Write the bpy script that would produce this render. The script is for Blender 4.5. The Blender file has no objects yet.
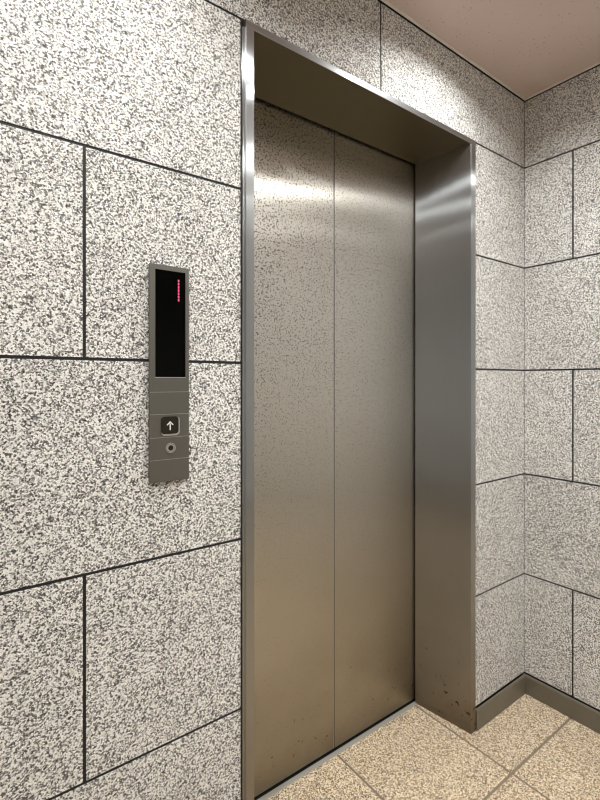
import bpy, bmesh, math, random
from mathutils import Vector
random.seed(7)
C = bpy.context.scene.collection
H = 2.3918
J = [0.0745, 0.4755, 0.8800, 1.2994, 1.7135, 2.1189, H]
XMIN, YMIN = -3.1, -3.4          # far sides of the lobby (x=0 and y=0 are the visible walls)
FRY = -0.008                     # front face of the steel door frame
DY = 0.226                       # plane of the lift doors
FX = (-1.2985, -1.275, -0.382, -0.352)   # frame: outer, inner, inner, outer
XM = -0.8208                     # meeting line of the two doors

# ------------------------------------------------------------------ materials
def new_mat(name):
    m = bpy.data.materials.new(name); m.use_nodes = True
    nt = m.node_tree; nt.nodes.clear()
    out = nt.nodes.new('ShaderNodeOutputMaterial')
    b = nt.nodes.new('ShaderNodeBsdfPrincipled')
    nt.links.new(b.outputs[0], out.inputs[0])
    return m, nt, b

def N(nt, t, **kw):
    n = nt.nodes.new('ShaderNode' + t)
    for k, v in kw.items():
        if hasattr(n, k): setattr(n, k, v)
        else: n.inputs[k].default_value = v
    return n

def L(nt, a, b): nt.links.new(a, b)

def math_n(nt, op, a, b=None, c=None, clamp=False):
    n = nt.nodes.new('ShaderNodeMath'); n.operation = op; n.use_clamp = clamp
    for i, v in enumerate((a, b, c)):
        if v is None: continue
        if isinstance(v, (int, float)): n.inputs[i].default_value = v
        else: nt.links.new(v, n.inputs[i])
    return n.outputs[0]

def ramp(nt, src, stops, interp='LINEAR'):
    r = nt.nodes.new('ShaderNodeValToRGB'); r.color_ramp.interpolation = interp
    e = r.color_ramp.elements
    while len(e) > 1: e.remove(e[-1])
    e[0].position = stops[0][0]; e[0].color = (*stops[0][1], 1)
    for p, c in stops[1:]:
        k = e.new(p); k.color = (*c, 1)
    nt.links.new(src, r.inputs[0])
    return r.outputs[0]

def mixc(nt, fac, a, b, mode='MIX'):
    n = nt.nodes.new('ShaderNodeMix'); n.data_type = 'RGBA'; n.blend_type = mode
    for s, v in ((n.inputs[0], fac), (n.inputs[6], a), (n.inputs[7], b)):
        if isinstance(v, (int, float)): s.default_value = v
        elif isinstance(v, tuple): s.default_value = (*v, 1)
        else: nt.links.new(v, s)
    return n.outputs[2]

def plain(name, col, rough=.5, metal=0., emit=None, es=0.):
    m, nt, b = new_mat(name)
    b.inputs['Base Color'].default_value = (*col, 1)
    b.inputs['Roughness'].default_value = rough
    b.inputs['Metallic'].default_value = metal
    if emit:
        b.inputs['Emission Color'].default_value = (*emit, 1)
        b.inputs['Emission Strength'].default_value = es
    return m

def granite(name, stops, scale, bump, tint_amt=.05, darkspeck=(.02, .02, .02)):
    """flame-finished granite: crystals of a few tones, dark mica grains, rough relief"""
    m, nt, b = new_mat(name)
    tc = N(nt, 'TexCoord'); at = N(nt, 'Attribute', attribute_name='slab')
    off = N(nt, 'VectorMath', operation='SCALE'); L(nt, at.outputs['Color'], off.inputs[0]); off.inputs['Scale'].default_value = 37.
    co = N(nt, 'VectorMath', operation='ADD'); L(nt, tc.outputs['Object'], co.inputs[0]); L(nt, off.outputs[0], co.inputs[1])
    # ragged crystal borders
    wn = N(nt, 'TexNoise', Scale=scale * 1.1, Detail=2.); L(nt, co.outputs[0], wn.inputs['Vector'])
    ws = N(nt, 'VectorMath', operation='SCALE'); L(nt, wn.outputs['Color'], ws.inputs[0]); ws.inputs['Scale'].default_value = .9 / scale
    wc = N(nt, 'VectorMath', operation='ADD'); L(nt, co.outputs[0], wc.inputs[0]); L(nt, ws.outputs[0], wc.inputs[1])
    v = N(nt, 'TexVoronoi', Scale=scale); L(nt, wc.outputs[0], v.inputs['Vector'])
    sep = N(nt, 'SeparateColor'); L(nt, v.outputs['Color'], sep.inputs[0])
    n1 = N(nt, 'TexNoise', Scale=scale * .75, Detail=3., Roughness=.6); L(nt, co.outputs[0], n1.inputs['Vector'])
    val = math_n(nt, 'ADD', math_n(nt, 'MULTIPLY', sep.outputs[0], .75), math_n(nt, 'MULTIPLY', math_n(nt, 'SUBTRACT', n1.outputs[0], .5), .9))
    val = math_n(nt, 'ADD', val, .14, clamp=True)
    col = ramp(nt, val, stops)
    v2 = N(nt, 'TexVoronoi', Scale=scale * .62); L(nt, wc.outputs[0], v2.inputs['Vector'])
    s2 = N(nt, 'SeparateColor'); L(nt, v2.outputs['Color'], s2.inputs[0])
    mica = math_n(nt, 'MULTIPLY', math_n(nt, 'GREATER_THAN', s2.outputs[1], .80), math_n(nt, 'LESS_THAN', v2.outputs['Distance'], .34))
    col = mixc(nt, math_n(nt, 'MULTIPLY', mica, .85), col, darkspeck)
    # cloudiness and slab-to-slab tone
    n2 = N(nt, 'TexNoise', Scale=5., Detail=3.); L(nt, co.outputs[0], n2.inputs['Vector'])
    tone = math_n(nt, 'ADD', math_n(nt, 'MULTIPLY', n2.outputs[0], .22), math_n(nt, 'MULTIPLY', at.outputs['Alpha'], tint_amt))
    tone = math_n(nt, 'ADD', tone, .87 - tint_amt / 2)
    cc = N(nt, 'CombineColor')
    for i in range(3): L(nt, tone, cc.inputs[i])
    col = mixc(nt, 1., col, cc.outputs[0], 'MULTIPLY')
    L(nt, col, b.inputs['Base Color'])
    b.inputs['Roughness'].default_value = .75
    b.inputs['Specular IOR Level'].default_value = .3
    bh = N(nt, 'TexNoise', Scale=scale * .55, Detail=4., Roughness=.65); L(nt, co.outputs[0], bh.inputs['Vector'])
    bp = N(nt, 'Bump', Strength=bump, Distance=.006); L(nt, bh.outputs[0], bp.inputs['Height']); L(nt, bp.outputs[0], b.inputs['Normal'])
    return m

M = {}
M['granite'] = granite('grey_flamed_granite',
    [(0, (.05, .05, .05)), (.22, (.13, .128, .125)), (.38, (.38, .375, .365)), (.52, (.74, .73, .71)), (.68, (.98, .97, .95)), (1, (1, .995, .98))], 340., .8)
M['floor'] = granite('beige_flamed_granite',
    [(0, (.07, .05, .035)), (.22, (.26, .19, .13)), (.38, (.46, .35, .235)), (.54, (.70, .565, .40)), (.74, (.90, .77, .58)), (1, (.96, .87, .70))], 310., .5, darkspeck=(.05, .04, .025))
M['joint'] = plain('black_joint_sealant', (.006, .007, .010), .6)
M['grout'] = plain('brown_grout', (.26, .21, .15), .9)
M['dark'] = plain('dark_void', (.004, .004, .004), .9)

def brushed(name, col, rough, stretch=(260, 260, 2.2), bump=.03, aniso_dist=.0006, refl_stains=True, speck=False, haze=.38, haze_r=.45, an=.76, boost=1.0, floor_refl=(.265, .218, .142)):
    m, nt, b = new_mat(name)
    tc = N(nt, 'TexCoord')
    mp = N(nt, 'Mapping'); mp.inputs['Scale'].default_value = stretch; L(nt, tc.outputs['Object'], mp.inputs[0])
    hair = N(nt, 'TexNoise', Scale=1., Detail=4., Roughness=.7); L(nt, mp.outputs[0], hair.inputs['Vector'])
    sm = N(nt, 'TexNoise', Scale=3.5, Detail=5., Roughness=.6); L(nt, tc.outputs['Object'], sm.inputs['Vector'])
    xyz = N(nt, 'SeparateXYZ'); L(nt, tc.outputs['Object'], xyz.inputs[0])
    c = mixc(nt, math_n(nt, 'MULTIPLY', hair.outputs[0], .16), col, tuple(x * .6 for x in col))
    if refl_stains:   # brown floor reflection painted into the colour, darker foot, a few stains
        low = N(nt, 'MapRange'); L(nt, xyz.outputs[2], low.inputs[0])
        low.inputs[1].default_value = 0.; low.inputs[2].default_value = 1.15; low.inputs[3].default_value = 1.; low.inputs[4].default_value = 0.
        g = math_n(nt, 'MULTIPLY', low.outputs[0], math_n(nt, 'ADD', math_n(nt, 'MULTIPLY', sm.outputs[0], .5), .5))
        c = mixc(nt, g, c, floor_refl)
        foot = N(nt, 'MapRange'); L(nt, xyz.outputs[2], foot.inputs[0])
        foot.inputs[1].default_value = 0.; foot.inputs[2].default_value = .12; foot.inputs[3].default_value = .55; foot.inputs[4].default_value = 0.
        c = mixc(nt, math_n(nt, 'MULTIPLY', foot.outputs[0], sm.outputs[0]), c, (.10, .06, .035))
        st = N(nt, 'TexNoise', Scale=62., Detail=2.); L(nt, tc.outputs['Object'], st.inputs['Vector'])
        st2 = N(nt, 'TexNoise', Scale=7., Detail=1.); L(nt, tc.outputs['Object'], st2.inputs['Vector'])
        spot = math_n(nt, 'MULTIPLY', math_n(nt, 'SUBTRACT', math_n(nt, 'ADD', st.outputs[0], math_n(nt, 'MULTIPLY', st2.outputs[0], .25)), .81), 26., clamp=True)
        hi = N(nt, 'MapRange'); L(nt, xyz.outputs[2], hi.inputs[0])
        hi.inputs[1].default_value = .1; hi.inputs[2].default_value = .34; hi.inputs[3].default_value = .8; hi.inputs[4].default_value = 0.
        c = mixc(nt, math_n(nt, 'MULTIPLY', spot, hi.outputs[0]), c, (.06, .035, .02))
    rr = math_n(nt, 'ADD', math_n(nt, 'MULTIPLY', sm.outputs[0], .10), rough - .05)
    hgt = hair.outputs[0]; pit = None
    if speck:   # etched stipple, strongest high up and on the left leaf
        vs = N(nt, 'TexVoronoi', Scale=165.); L(nt, tc.outputs['Object'], vs.inputs['Vector'])
        ss = N(nt, 'SeparateColor'); L(nt, vs.outputs['Color'], ss.inputs[0])
        up = N(nt, 'MapRange'); L(nt, xyz.outputs[2], up.inputs[0]); up.interpolation_type = 'SMOOTHSTEP'
        up.inputs[1].default_value = .45; up.inputs[2].default_value = 1.60; up.inputs[3].default_value = 0.; up.inputs[4].default_value = 1.
        ge = N(nt, 'NewGeometry'); gx = N(nt, 'SeparateXYZ'); L(nt, ge.outputs['Position'], gx.inputs[0])
        lf = N(nt, 'MapRange'); L(nt, gx.outputs[0], lf.inputs[0])
        lf.inputs[1].default_value = -1.25; lf.inputs[2].default_value = -.4; lf.inputs[3].default_value = 1.; lf.inputs[4].default_value = .40
        cl = N(nt, 'TexNoise', Scale=9., Detail=3.); L(nt, tc.outputs['Object'], cl.inputs['Vector'])
        amt = math_n(nt, 'MULTIPLY', up.outputs[0], lf.outputs[0])
        sp = N(nt, 'TexNoise', Scale=215., Detail=1.5, Roughness=.5); L(nt, tc.outputs['Object'], sp.inputs['Vector'])
        thr = math_n(nt, 'SUBTRACT', .66, math_n(nt, 'MULTIPLY', amt, math_n(nt, 'ADD', math_n(nt, 'MULTIPLY', cl.outputs[0], .08), .075)))
        dot = math_n(nt, 'MULTIPLY', math_n(nt, 'SUBTRACT', sp.outputs[0], thr), 22., clamp=True)
        pit = math_n(nt, 'MULTIPLY', dot, math_n(nt, 'ADD', math_n(nt, 'MULTIPLY', amt, .72), .22))
        fine = N(nt, 'TexNoise', Scale=260., Detail=2.); L(nt, tc.outputs['Object'], fine.inputs['Vector'])
        fb = N(nt, 'Bump', Distance=.0007); L(nt, fine.outputs[0], fb.inputs['Height']); L(nt, math_n(nt, 'MULTIPLY', amt, .05), fb.inputs['Strength'])
    L(nt, c, b.inputs['Base Color']); L(nt, rr, b.inputs['Roughness'])
    b.inputs['Metallic'].default_value = 1.
    bp = N(nt, 'Bump', Strength=bump, Distance=aniso_dist); L(nt, hgt, bp.inputs['Height'])
    if speck: L(nt, fb.outputs[0], bp.inputs['Normal'])
    L(nt, bp.outputs[0], b.inputs['Normal'])
    tg = N(nt, 'Tangent', direction_type='UV_MAP', uv_map='UVMap')
    b2 = nt.nodes.new('ShaderNodeBsdfPrincipled'); b2.inputs['Metallic'].default_value = 1.; b2.inputs['Roughness'].default_value = haze_r
    L(nt, c, b2.inputs['Base Color']); L(nt, bp.outputs[0], b2.inputs['Normal'])
    mx = nt.nodes.new('ShaderNodeMixShader'); mx.inputs[0].default_value = haze
    gl = N(nt, 'BsdfAnisotropic', Roughness=rough, Anisotropy=-an); L(nt, mixc(nt, 1., c, (boost,) * 3, 'MULTIPLY'), gl.inputs['Color']); L(nt, tg.outputs[0], gl.inputs['Tangent']); L(nt, bp.outputs[0], gl.inputs['Normal'])
    nt.nodes.remove(b)
    L(nt, gl.outputs[0], mx.inputs[1]); L(nt, b2.outputs[0], mx.inputs[2])
    if pit:      # matt etched pits
        df = nt.nodes.new('ShaderNodeBsdfDiffuse'); df.inputs[0].default_value = (.035, .032, .028, 1)
        m3 = nt.nodes.new('ShaderNodeMixShader'); L(nt, pit, m3.inputs[0]); L(nt, mx.outputs[0], m3.inputs[1]); L(nt, df.outputs[0], m3.inputs[2]); mx = m3
    L(nt, mx.outputs[0], [n for n in nt.nodes if n.type == 'OUTPUT_MATERIAL'][0].inputs[0])
    return m

M['frame'] = brushed('hairline_steel', (.50, .525, .545), .345, haze=.25, an=.86, boost=1.25, floor_refl=(.235, .185, .12))
M['soffit_shaded'] = brushed('hairline_steel_shaded_soffit', (.22, .185, .12), .28, stretch=(2.2, 260, 260), refl_stains=False)  # soffit copy of the steel, colour browned for shade and reflected floor
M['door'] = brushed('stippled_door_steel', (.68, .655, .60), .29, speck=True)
M['sill'] = plain('sill_aluminium', (.46, .45, .41), .5, .35)
M['panel'] = plain('bronze_grey_faceplate', (.155, .15, .133), .42, .7)
M['panel_edge'] = plain('faceplate_edge', (.12, .12, .115), .4, .8)
M['groove'] = plain('faceplate_groove', (.40, .39, .36), .5, .3)
M['screen'] = plain('black_display', (.001, .0012, .0012), .12)
M['screen'].node_tree.nodes['Principled BSDF'].inputs['Specular IOR Level'].default_value = .12
M['led'] = plain('red_led', (.3, .01, .03), .4, 0, (1., .10, .22), 1.1)
M['btn'] = plain('dark_button', (.022, .019, .014), .35)
M['silver'] = plain('satin_silver', (.72, .71, .68), .3, .9)
M['btn'].node_tree.nodes['Principled BSDF'].inputs['Specular IOR Level'].default_value = .15
M['arrow'] = plain('white_arrow_paint', (.75, .75, .72), .5)
M['trimm'] = plain('cream_ceiling_trim', (.85, .80, .75), .5)
M['white'] = plain('white_enamel', (.85, .85, .83), .35)
M['lens'] = plain('lamp_lens', (.9, .9, .88), .4, 0, (1, .95, .88), 9.)

m, nt, b = new_mat('brown_skirting'); M['base'] = m
tc = N(nt, 'TexCoord'); nn = N(nt, 'TexNoise', Scale=14., Detail=4.); L(nt, tc.outputs['Object'], nn.inputs['Vector'])
L(nt, mixc(nt, nn.outputs[0], (.125, .108, .080), (.185, .165, .125)), b.inputs['Base Color']); b.inputs['Roughness'].default_value = .38

m, nt, b = new_mat('pinkish_speckled_ceiling'); M['ceil'] = m
tc = N(nt, 'TexCoord'); mp = N(nt, 'Mapping'); mp.inputs['Scale'].default_value = (1, 1.8, 1); L(nt, tc.outputs['Object'], mp.inputs[0])
vs = N(nt, 'TexVoronoi', voronoi_dimensions='2D', Scale=46.); L(nt, mp.outputs[0], vs.inputs['Vector'])
ss = N(nt, 'SeparateColor'); L(nt, vs.outputs['Color'], ss.inputs[0])
dot = math_n(nt, 'MULTIPLY', math_n(nt, 'GREATER_THAN', ss.outputs[0], .72), math_n(nt, 'LESS_THAN', vs.outputs['Distance'], math_n(nt, 'MULTIPLY', ss.outputs[1], .17)))
nn = N(nt, 'TexNoise', Scale=4., Detail=3.); L(nt, tc.outputs['Object'], nn.inputs['Vector'])
base = mixc(nt, nn.outputs[0], (.60, .48, .43), (.68, .565, .52))
L(nt, mixc(nt, math_n(nt, 'MULTIPLY', dot, .42), base, (.15, .10, .08)), b.inputs['Base Color'])
b.inputs['Roughness'].default_value = .45; b.inputs['Specular IOR Level'].default_value = .35

# ------------------------------------------------------------------ mesh helpers
def finish(bm, name, mats, parent=None, slab=None, bevel=0, loc=None):
    if bevel:
        bmesh.ops.bevel(bm, geom=list(bm.edges), offset=bevel, segments=2, affect='EDGES', profile=.6)
    bmesh.ops.recalc_face_normals(bm, faces=bm.faces)
    me = bpy.data.meshes.new(name)
    uv = bm.loops.layers.uv.new('UVMap')
    for f in bm.faces:                       # U horizontal, V vertical on every face
        n = f.normal
        for lp in f.loops:
            p = lp.vert.co
            if abs(n.z) > .7: lp[uv].uv = (p.x, p.y)
            elif abs(n.y) > abs(n.x): lp[uv].uv = (p.x, p.z)
            else: lp[uv].uv = (p.y, p.z)
    bm.to_mesh(me); bm.free()
    for mt in (mats if isinstance(mats, (list, tuple)) else [mats]): me.materials.append(mt)
    o = bpy.data.objects.new(name, me); C.objects.link(o)
    if parent: o.parent = parent
    if loc: o.location = loc
    return o

def box(bm, a, b, mi=0):
    vs = [bm.verts.new((x, y, z)) for x in (a[0], b[0]) for y in (a[1], b[1]) for z in (a[2], b[2])]
    fs = []
    for q in ((0,1,3,2),(4,6,7,5),(0,4,5,1),(2,3,7,6),(0,2,6,4),(1,5,7,3)):
        f = bm.faces.new([vs[i] for i in q]); f.material_index = mi; fs.append(f)
    return fs

def prism(bm, pts, z0, z1, axis='z', mi=0):
    """closed outline pts extruded along an axis"""
    def P(p, t):
        return {'z': (p[0], p[1], t), 'x': (t, p[0], p[1]), 'y': (p[0], t, p[1])}[axis]
    A = [bm.verts.new(P(p, z0)) for p in pts]; B = [bm.verts.new(P(p, z1)) for p in pts]
    fs = [bm.faces.new(A), bm.faces.new(B[::-1])]
    for i in range(len(pts)):
        j = (i + 1) % len(pts); fs.append(bm.faces.new((A[i], B[i], B[j], A[j])))
    for f in fs: f.material_index = mi
    return fs

def disc_y(bm, cx, cz, y0, y1, r, n=32, r_in=0, mi=0):
    """disc or ring facing -Y"""
    A = [(cx + r * math.cos(2*math.pi*i/n), cz + r * math.sin(2*math.pi*i/n)) for i in range(n)]
    if not r_in: prism(bm, A, y0, y1, 'y', mi); return
    B = [(cx + r_in * math.cos(2*math.pi*i/n), cz + r_in * math.sin(2*math.pi*i/n)) for i in range(n)]
    V = [[bm.verts.new((p[0], y, p[1])) for p in S] for S, y in ((A, y0), (A, y1), (B, y1), (B, y0))]
    for k in range(4):
        for i in range(n):
            j = (i+1) % n
            f = bm.faces.new((V[k][i], V[k][j], V[(k+1)%4][j], V[(k+1)%4][i])); f.material_index = mi

def rrect(cx, cz, w, h, r, n=6):
    pts = []
    for sx, sz, a0 in ((1,1,0),(-1,1,90),(-1,-1,180),(1,-1,270)):
        for k in range(n+1):
            a = math.radians(a0 + 90*k/n)
            pts.append((cx + sx*(w/2-r) + r*math.cos(a), cz + sz*(h/2-r) + r*math.sin(a)))
    return pts

def empty(name, loc, label, cat, group=None):
    o = bpy.data.objects.new(name, None); o.empty_display_size = .05; C.objects.link(o); o.location = loc
    o['label'] = label; o['category'] = cat
    if group: o['group'] = group
    return o

def part(name, bm, mats, root, bevel=0):
    """a mesh written in world coordinates, parented to its thing at root's base"""
    for v in bm.verts: v.co -= root_world(root)
    return finish(bm, name, mats, root, bevel=bevel)
def root_world(o):
    v = Vector((0, 0, 0))
    while o: v += o.location; o = o.parent
    return v

def structure(o): o['kind'] = 'structure'; return o

def slab_wall(name, rects, to3d, t=.024, recess=.0015, g=.0062, back=None):
    """stone slabs (u0,u1,v0,v1) standing proud of a black joint bed"""
    bm = bmesh.new(); lay = bm.loops.layers.float_color.new('slab')
    def solid(r, d0, d1, mi):
        c = (random.random(), random.random(), random.random(), random.random())
        vs = {}
        for i, u in enumerate(r[:2]):
            for j, v in enumerate(r[2:4]):
                for k, d in enumerate((d0, d1)): vs[i,j,k] = bm.verts.new(to3d(u, v, d))
        for q in (((0,0,0),(1,0,0),(1,1,0),(0,1,0)),((0,0,1),(0,1,1),(1,1,1),(1,0,1)),((0,0,0),(0,0,1),(1,0,1),(1,0,0)),
                  ((0,1,0),(1,1,0),(1,1,1),(0,1,1)),((0,0,0),(0,1,0),(0,1,1),(0,0,1)),((1,0,0),(1,0,1),(1,1,1),(1,1,0))):
            f = bm.faces.new([vs[k] for k in q]); f.material_index = mi
            for lp in f.loops: lp[lay] = c
    for r in rects: solid((r[0]+g/2*(r[4] if len(r)>4 else 1), r[1]-g/2*(r[5] if len(r)>5 else 1), r[2]+(g/2 if r[2] > .01 else 0), r[3]-(g/2 if r[3] < H-.01 else 0)), 0, t, 0)
    for r in back: solid(r, recess, t+.01, 1)
    return structure(finish(bm, name, [M['granite'], M['joint']]))

# ------------------------------------------------------------------ walls
XV = -1.6528
rects = []
for k in range(6):
    z0, z1 = J[k], J[k+1]
    if k == 5:
        xs = [XMIN, -2.44, -0.8316, 0]            # lintel course over the door
        for a, c in zip(xs, xs[1:]): rects.append((a, c, z0, z1, 1, .3 if c == 0 else 1))
    else:
        xs = [XMIN, XV-.8264, XV, -1.3055] if k in (3, 1) else [XMIN, XV-.42, -1.3055]
        for a, c in zip(xs, xs[1:]): rects.append((a, c, z0, z1))
        rects.append((-.3525, 0, z0, z1, 1, .3))
slab_wall('wall_front', rects, lambda u, v, d: (u, d, v),
          back=[(XMIN, FX[0]+.012, 0, H), (FX[3]-.012, .02, 0, H), (FX[0]+.012, FX[3]-.012, 2.112, H)])
# right wall: same courses, staggered joints
rects = []
for k in range(6):
    off = -.1844 if k in (0, 2, 4) else -.1844 - .41
    ys = [0]; y = off
    while y > YMIN + .1: ys.append(y); y -= .82
    ys.append(YMIN)
    for a, c in zip(ys, ys[1:]): rects.append((c, a, J[k], J[k+1], 1, .3 if a == 0 else 1))
slab_wall('wall_right', rects, lambda u, v, d: (d, u, v), back=[(YMIN, .03, 0, H)])
# the two sides behind the viewer
rects = []
for k in range(6):
    ys = [YMIN] + [YMIN + .5 + .82*i - (.41 if k % 2 else 0) for i in range(4)] + [0]
    for a, c in zip(ys, ys[1:]): rects.append((a, c, J[k], J[k+1]))
slab_wall('wall_left', rects, lambda u, v, d: (XMIN - d, u, v), back=[(YMIN, 0, 0, H)])
rects = []
for k in range(6):
    xs = [XMIN] + [XMIN + .5 + .82*i - (.41 if k % 2 else 0) for i in range(4)] + [0]
    for a, c in zip(xs, xs[1:]): rects.append((a, c, J[k], J[k+1]))
slab_wall('wall_back', rects, lambda u, v, d: (u, YMIN - d, v), back=[(XMIN, 0, 0, H)])

# ------------------------------------------------------------------ floor of 400 mm tiles
bm = bmesh.new(); lay = bm.loops.layers.float_color.new('slab')
g = .0085
SY = .206                                   # tiles stop at the door sill
def tile(x0, x1, y0, y1):
    c = tuple(random.random() for _ in range(4))
    for f in box(bm, (x0, y0, -.02), (x1, y1, 0)):
        for lp in f.loops: lp[lay] = c
xs = [XMIN] + [-.4226 - .4*i for i in range(6, -1, -1)] + [0]
ys = [YMIN] + [-.1824 - .4*i for i in range(7, -1, -1)] + [-.001]
for a, c in zip(xs, xs[1:]):
    for d, e in zip(ys, ys[1:]): tile(a + g/2, c - g/2, d + g/2, e - (g/2 if e < -.01 else 0))
for a, c in ((-1.262, -1.2226), (-1.2226, -.8226), (-.8226, -.4226), (-.4226, -.375)):   # strip inside the doorway
    tile(a + (g/2 if a > -1.25 else 0), c - (g/2 if c < -.4 else 0), -.001, SY)
for f in box(bm, (XMIN, YMIN, -.04), (0, 0, -.0015), 1) + box(bm, (-1.27, 0, -.04), (-.37, SY, -.0015), 1):
    for lp in f.loops: lp[lay] = (0, 0, 0, 0)
structure(finish(bm, 'floor', [M['floor'], M['grout']]))

# ------------------------------------------------------------------ ceiling with holes for the downlights
LIGHTS = [(-.62, -.33), (-.62, -1.03), (-.62, -1.73), (-1.72, -.42), (-1.72, -1.30), (-1.72, -2.2)]
RL = .047
bm = bmesh.new()
def ceil_cell(x0, x1, y0, y1, hole=None):
    if not hole:
        bm.faces.new([bm.verts.new(p) for p in ((x0,y0,H),(x0,y1,H),(x1,y1,H),(x1,y0,H))]); return
    n = 32; hx, hy = hole
    def edge(a):
        dx, dy = math.cos(a), math.sin(a); t = 1e9
        if dx > 1e-9: t = min(t, (x1-hx)/dx)
        if dx < -1e-9: t = min(t, (x0-hx)/dx)
        if dy > 1e-9: t = min(t, (y1-hy)/dy)
        if dy < -1e-9: t = min(t, (y0-hy)/dy)
        return (hx+dx*t, hy+dy*t, H)
    S = .07
    x0s, x1s, y0s, y1s = x0, x1, y0, y1
    inn = [bm.verts.new((hx+RL*math.cos(2*math.pi*i/n), hy+RL*math.sin(2*math.pi*i/n), H)) for i in range(n)]
    out = [bm.verts.new(edge(2*math.pi*i/n + 0)) for i in range(n)]
    for i in range(n):
        j = (i+1) % n; bm.faces.new((inn[i], out[i], out[j], inn[j]))
S = .07   # each hole sits in a small square cell (n=32 puts vertices exactly on its corners)
cols = sorted({l[0] for l in LIGHTS}); xprev = XMIN - .03
for cx in cols:
    ceil_cell(xprev, cx - S, YMIN - .03, .03)
    yprev = YMIN - .03
    for (lx, ly) in sorted([l for l in LIGHTS if l[0] == cx], key=lambda l: l[1]):
        ceil_cell(cx - S, cx + S, yprev, ly - S); ceil_cell(cx - S, cx + S, ly - S, ly + S, (lx, ly)); yprev = ly + S
    ceil_cell(cx - S, cx + S, yprev, .03); xprev = cx + S
ceil_cell(xprev, .03, YMIN - .03, .03)
bmesh.ops.remove_doubles(bm, verts=bm.verts, dist=1e-5)
for f in bm.faces:
    f.normal_update()
co = finish(bm, 'ceiling', [M['ceil']]); structure(co)
for p in co.data.polygons: pass
# slim trims where wall meets ceiling; the shade there put in as black strips
def trim(name, a, b):
    bm = bmesh.new(); box(bm, a, b); return structure(finish(bm, name, [M['trimm']]))
def gap_shade(bm, a, b): box(bm, a, b, 1)
bm = bmesh.new(); box(bm, (XMIN, -.012, H-.0035), (-.012, -.0045, H-.0001)); gap_shade(bm, (XMIN, -.0045, H-.006), (-.004, -.0005, H-.0002))
structure(finish(bm, 'trim_1', [M['trimm'], M['dark']]))
bm = bmesh.new(); box(bm, (-.012, YMIN, H-.0035), (-.0045, -.0045, H-.0001)); gap_shade(bm, (-.0045, YMIN, H-.006), (-.0005, -.0045, H-.0002))
structure(finish(bm, 'trim_2', [M['trimm'], M['dark']]))

# ------------------------------------------------------------------ skirting
BT = .013
def skirting(name, pts, a, b, axis):
    bm = bmesh.new(); prism(bm, pts, a, b, axis); structure(finish(bm, name, [M['base']]))
prof = [(-.0005, 0.0), (-BT, 0.0), (-BT, .069), (-BT+.003, .0735), (-.0045, .0735), (-.0045, .067), (-.0005, .067)]
skirting('baseboard_front', prof, FX[3]+.001, -.0135, 'x')
skirting('baseboard_front_left', prof, XMIN+.001, FX[0]-.008, 'x')
bm = bmesh.new(); prism(bm, [(p[0], p[1]) for p in prof], YMIN, -.0005, 'y'); structure(finish(bm, 'baseboard_right', [M['base']]))

# ------------------------------------------------------------------ lift door frame
fr = empty('elevator_door_frame', (-.8268, 0, 0), 'brushed stainless steel door frame with splayed deep jambs set in the granite wall', 'door frame')
JE = .216      # back edge of the jambs, just short of the doors
ZS = 2.100     # soffit height
ZO = 2.1185    # outer top of the frame
def jamb(sgn, xo, xi, xin):
    # cross-section: outer return, face, splayed reveal, back
    pts = [(xo + sgn*.0055, .014), (xo + sgn*.0055, -.0035), (xo + sgn*.0004, -.0035), (xo, FRY+.0015), (xo - sgn*.0015, FRY), (xi + sgn*.001, FRY), (xi, FRY+.001), (xin, JE), (xin + sgn*.008, JE), (xi + sgn*.010, .014)]
    bm = bmesh.new(); prism(bm, pts, 0.0, ZS if True else ZO, 'z'); return bm
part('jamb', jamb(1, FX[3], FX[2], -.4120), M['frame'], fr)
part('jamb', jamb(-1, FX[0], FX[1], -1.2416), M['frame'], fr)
bm = bmesh.new()
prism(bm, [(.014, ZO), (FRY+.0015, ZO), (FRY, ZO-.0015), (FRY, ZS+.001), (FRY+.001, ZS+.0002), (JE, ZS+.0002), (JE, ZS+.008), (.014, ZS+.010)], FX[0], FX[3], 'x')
hd = part('header', bm, [M['soffit_shaded'], M['frame']], fr)
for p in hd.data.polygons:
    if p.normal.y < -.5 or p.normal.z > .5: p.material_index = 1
# hoistway behind: dark lining that closes the doorway
bm = bmesh.new()
box(bm, (-1.45, .30, -.05), (-.2, .32, 2.3)); box(bm, (-1.45, .018+.03, -.05), (-1.40, .32, 2.3)); box(bm, (-.25, .018+.03, -.05), (-.2, .32, 2.3)); box(bm, (-1.45, .05, 2.25), (-.2, .32, 2.3)); box(bm, (-1.45, .26, -.06), (-.2, .32, -.03))
structure(finish(bm, 'wall_shaft', [M['dark']]))

# ------------------------------------------------------------------ sliding door leaves
def leaf(x0, x1, label, edge_x):
    r = empty('elevator_door_panel', ((x0+x1)/2, DY+.015, .008), label, 'elevator door', 'the two sliding lift door leaves')
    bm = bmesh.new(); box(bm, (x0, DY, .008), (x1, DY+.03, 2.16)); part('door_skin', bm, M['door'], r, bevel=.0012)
    bm = bmesh.new(); box(bm, (edge_x-.0009, DY-.0006, .009), (edge_x+.0009, DY+.02, 2.15)); part('edge_strip', bm, M['groove'] if label.startswith('left') else M['dark'], r)
    return r
leaf(-1.262, XM-.0022, 'left leaf of the steel elevator door, heavily stippled toward the top', XM-.0014)
leaf(XM+.0016, -.392, 'right leaf of the steel elevator door, smoother, beside the deep jamb', XM+.0008)

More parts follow.
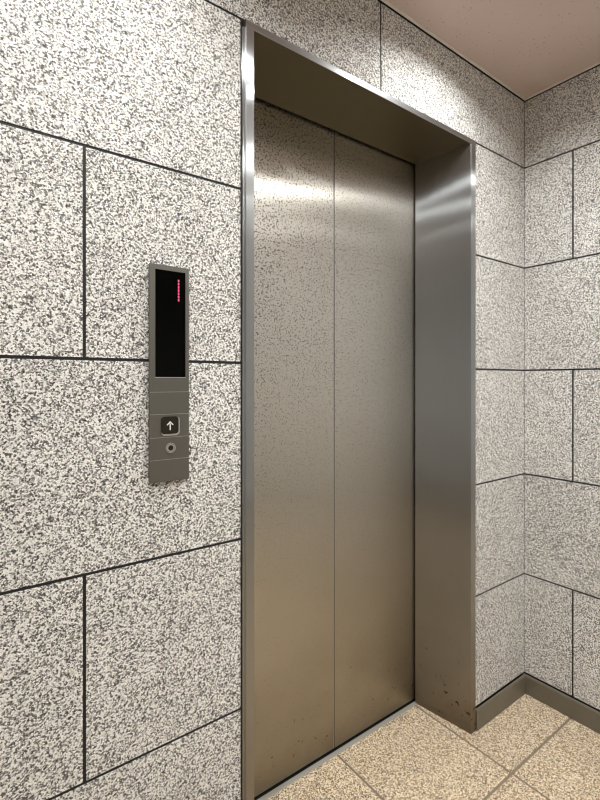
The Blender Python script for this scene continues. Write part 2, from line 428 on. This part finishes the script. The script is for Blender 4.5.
# sill
sl = empty('elevator_sill', (XM, .235, 0), 'thin grey aluminium sill running along the foot of the elevator door', 'sill')
bm = bmesh.new()
prism(bm, [(SY+.0005, -.03), (SY+.0005, .0005), (SY+.0015, .0015), (DY-.004, .0015), (DY-.004, -.012), (DY+.012, -.012), (DY+.012, .0015), (DY+.04, .0015), (DY+.04, -.03)], -1.262, -.392, 'x')
box(bm, (-1.262, DY-.0038, -.011), (-.392, DY+.0118, -.001), 1)  # black filler put in as the shade inside the groove
part('sill_track', bm, [M['sill'], M['dark']], sl)

# ------------------------------------------------------------------ call panel on the left wall
PX0, PX1, PZ0, PZ1 = -1.5300, -1.4435, 1.0425, 1.5015
PF = -.012
cp = empty('elevator_call_panel', ((PX0+PX1)/2, 0, PZ0), 'slim bronze-grey call panel with black display mounted on the granite wall', 'call panel')
# faceplate as plates with hairline grooves and an opening for the display
SX0, SX1, SZ0, SZ1 = -1.5178, -1.4513, 1.2645, 1.4912
gz = [1.2328, 1.1857, 1.1367, 1.0895]
bm = bmesh.new()
box(bm, (PX0+.002, -.010, PZ0+.002), (PX1-.002, -.0002, PZ1-.002), 1)
def plate(x0, x1, z0, z1): box(bm, (x0, PF, z0), (x1, -.0095, z1), 0)
gw = .0005
plate(PX0, SX0, SZ0, PZ1); plate(SX1, PX1, SZ0, PZ1); plate(SX0, SX1, SZ1, PZ1); plate(PX0, PX1, gz[0]+gw, SZ0)
BZ, BX = 1.1600, -1.4852; BW, BH = .0400, .0400
KX, KZ = -1.4848, 1.1135
bounds = [gz[0]-gw, gz[1]+gw, gz[1]-gw, gz[2]+gw, gz[2]-gw, gz[3]+gw, gz[3]-gw, PZ0]
for i in range(0, 8, 2): plate(PX0, PX1, bounds[i+1], bounds[i])
part('faceplate', bm, [M['panel'], M['panel_edge']], cp)
for z in gz:
    bm = bmesh.new(); box(bm, (PX0+.001, PF+.0002, z-gw), (PX1-.001, -.0098, z+gw)); part('groove_line', bm, M['groove'], cp)
bm = bmesh.new()   # silver return below the display, dark outer lip
box(bm, (SX0, PF-.0004, SZ0-.0016), (SX1, PF+.001, SZ0)); part('display_lip', bm, M['silver'], cp)
bm = bmesh.new(); box(bm, (SX0, -.0110, SZ0), (SX1, -.0098, SZ1)); scr = part('display', bm, M['screen'], cp)
bm = bmesh.new(); box(bm, (-1.4686, -.01115, 1.4275), (-1.4646, -.0109, 1.4752)); part('dot_glow', bm, plain('dim_red_glow', (.03, .002, .006), .3, 0, (1., .02, .10), .03), scr)  # emissive strip added as the dim red glow between the dots
for i in range(7):   # the lit column of dots that reads 1
    zc = 1.4722 - i*.00695
    bm = bmesh.new(); prism(bm, rrect(-1.4666, zc, .0032, .0046, .0010, 3), -.01135, -.0108, 'y')
    part('lit_dot', bm, M['led'], scr)
# up button
bm = bmesh.new(); prism(bm, rrect(BX, BZ, BW, BH, .008), -.0134, -.0115, 'y'); prism(bm, rrect(BX-.0016, BZ+.0022, BW-.0024, BH-.003, .007), -.0146, -.0130, 'y', 1)
btn = part('call_button', bm, [M['silver'], M['btn']], cp)
bm = bmesh.new()
ax, az = BX-.0016, BZ+.0012
prism(bm, [(ax-.0013, az-.0095), (ax+.0013, az-.0095), (ax+.0013, az+.0045), (ax-.0013, az+.0045)], -.0149, -.0145, 'y')
prism(bm, [(ax, az+.0098), (ax-.0078, az+.0020), (ax-.0058, az+.0004), (ax, az+.0062), (ax+.0058, az+.0004), (ax+.0078, az+.0020)], -.01495, -.0145, 'y')
ar = part('up_arrow', bm, M['arrow'], btn); ar['label'] = 'white upward arrow'
# key switch
bm = bmesh.new(); disc_y(bm, KX, KZ, -.0136, -.0118, .0108, 36, .0094); disc_y(bm, KX, KZ, -.0124, -.0118, .0095, 32, 0, 1); disc_y(bm, KX, KZ, -.0134, -.0119, .0083, 36, .0058)
disc_y(bm, KX, KZ, -.0130, -.0119, .0057, 24, 0, 1)
part('key_switch', bm, [M['silver'], M['dark']], cp)

# ------------------------------------------------------------------ recessed downlights
descr = ['round recessed ceiling downlight nearest the elevator door', 'round recessed downlight second in the row from the elevator',
         'round recessed downlight third in the row from the elevator', 'round recessed downlight above the call panel side',
         'round recessed downlight over the middle of the lobby left row', 'round recessed downlight at the far end of the left row']
POWER = [8., 13., 12., 11., 9.5, 9.5]
def lathe(bm, prof, n=40):
    R = [[bm.verts.new((r*math.cos(2*math.pi*i/n), r*math.sin(2*math.pi*i/n), z)) for i in range(n)] for r, z in prof]
    for a, c in zip(R, R[1:]):
        for i in range(n): bm.faces.new((a[i], a[(i+1)%n], c[(i+1)%n], c[i]))
for (lx, ly), d, pw in zip(LIGHTS, descr, POWER):
    r = empty('ceiling_downlight', (lx, ly, H), d, 'ceiling light', 'recessed ceiling downlights')
    bm = bmesh.new(); lathe(bm, [(RL-.003, 0.0), (RL-.002, -.0025), (RL+.006, -.0025), (RL+.010, -.0006), (RL+.001, -.0004), (RL+.001, .03), (RL-.001, .03), (RL-.003, 0.0)])
    bm2 = bm; finish(bm2, 'trim_ring', M['white'], r)
    bm = bmesh.new(); lathe(bm, [(RL-.001, .030), (RL-.001, .034), (.0005, .034), (.0005, .0300), (RL-.001, .030)]); finish(bm, 'lens', M['lens'], r)
    ld = bpy.data.lights.new('lamp', 'AREA'); ld.shape = 'DISK'; ld.size = .055; ld.energy = pw; ld.color = (1., .995, .962); ld.spread = math.radians(180)
    lo = bpy.data.objects.new('lamp', ld); C.objects.link(lo); lo.parent = r; lo.location = (0, 0, .017)

w = bpy.data.worlds.new('World'); bpy.context.scene.world = w; w.use_nodes = True
w.node_tree.nodes['Background'].inputs[0].default_value = (.9, .95, 1, 1); w.node_tree.nodes['Background'].inputs[1].default_value = 0.0

# ------------------------------------------------------------------ camera
cam = bpy.data.cameras.new('Camera'); co = bpy.data.objects.new('Camera', cam); C.objects.link(co)
co.location = (-1.8541, -.9738, 1.2561); co.rotation_euler = (math.radians(90 - .052), 0, -math.radians(36.55))
cam.sensor_fit = 'VERTICAL'; cam.sensor_height = 24; cam.lens = 465.152/800*24
cam.shift_y = -18.526/800; cam.clip_start = .01
bpy.context.scene.camera = co
sc = bpy.context.scene
sc.view_settings.view_transform = 'Standard'; sc.view_settings.look = 'None'; sc.view_settings.exposure = 0; sc.view_settings.gamma = 1
sc.cycles.filter_width = 1.1; sc.cycles.max_bounces = 12; sc.cycles.diffuse_bounces = 6; sc.cycles.glossy_bounces = 6
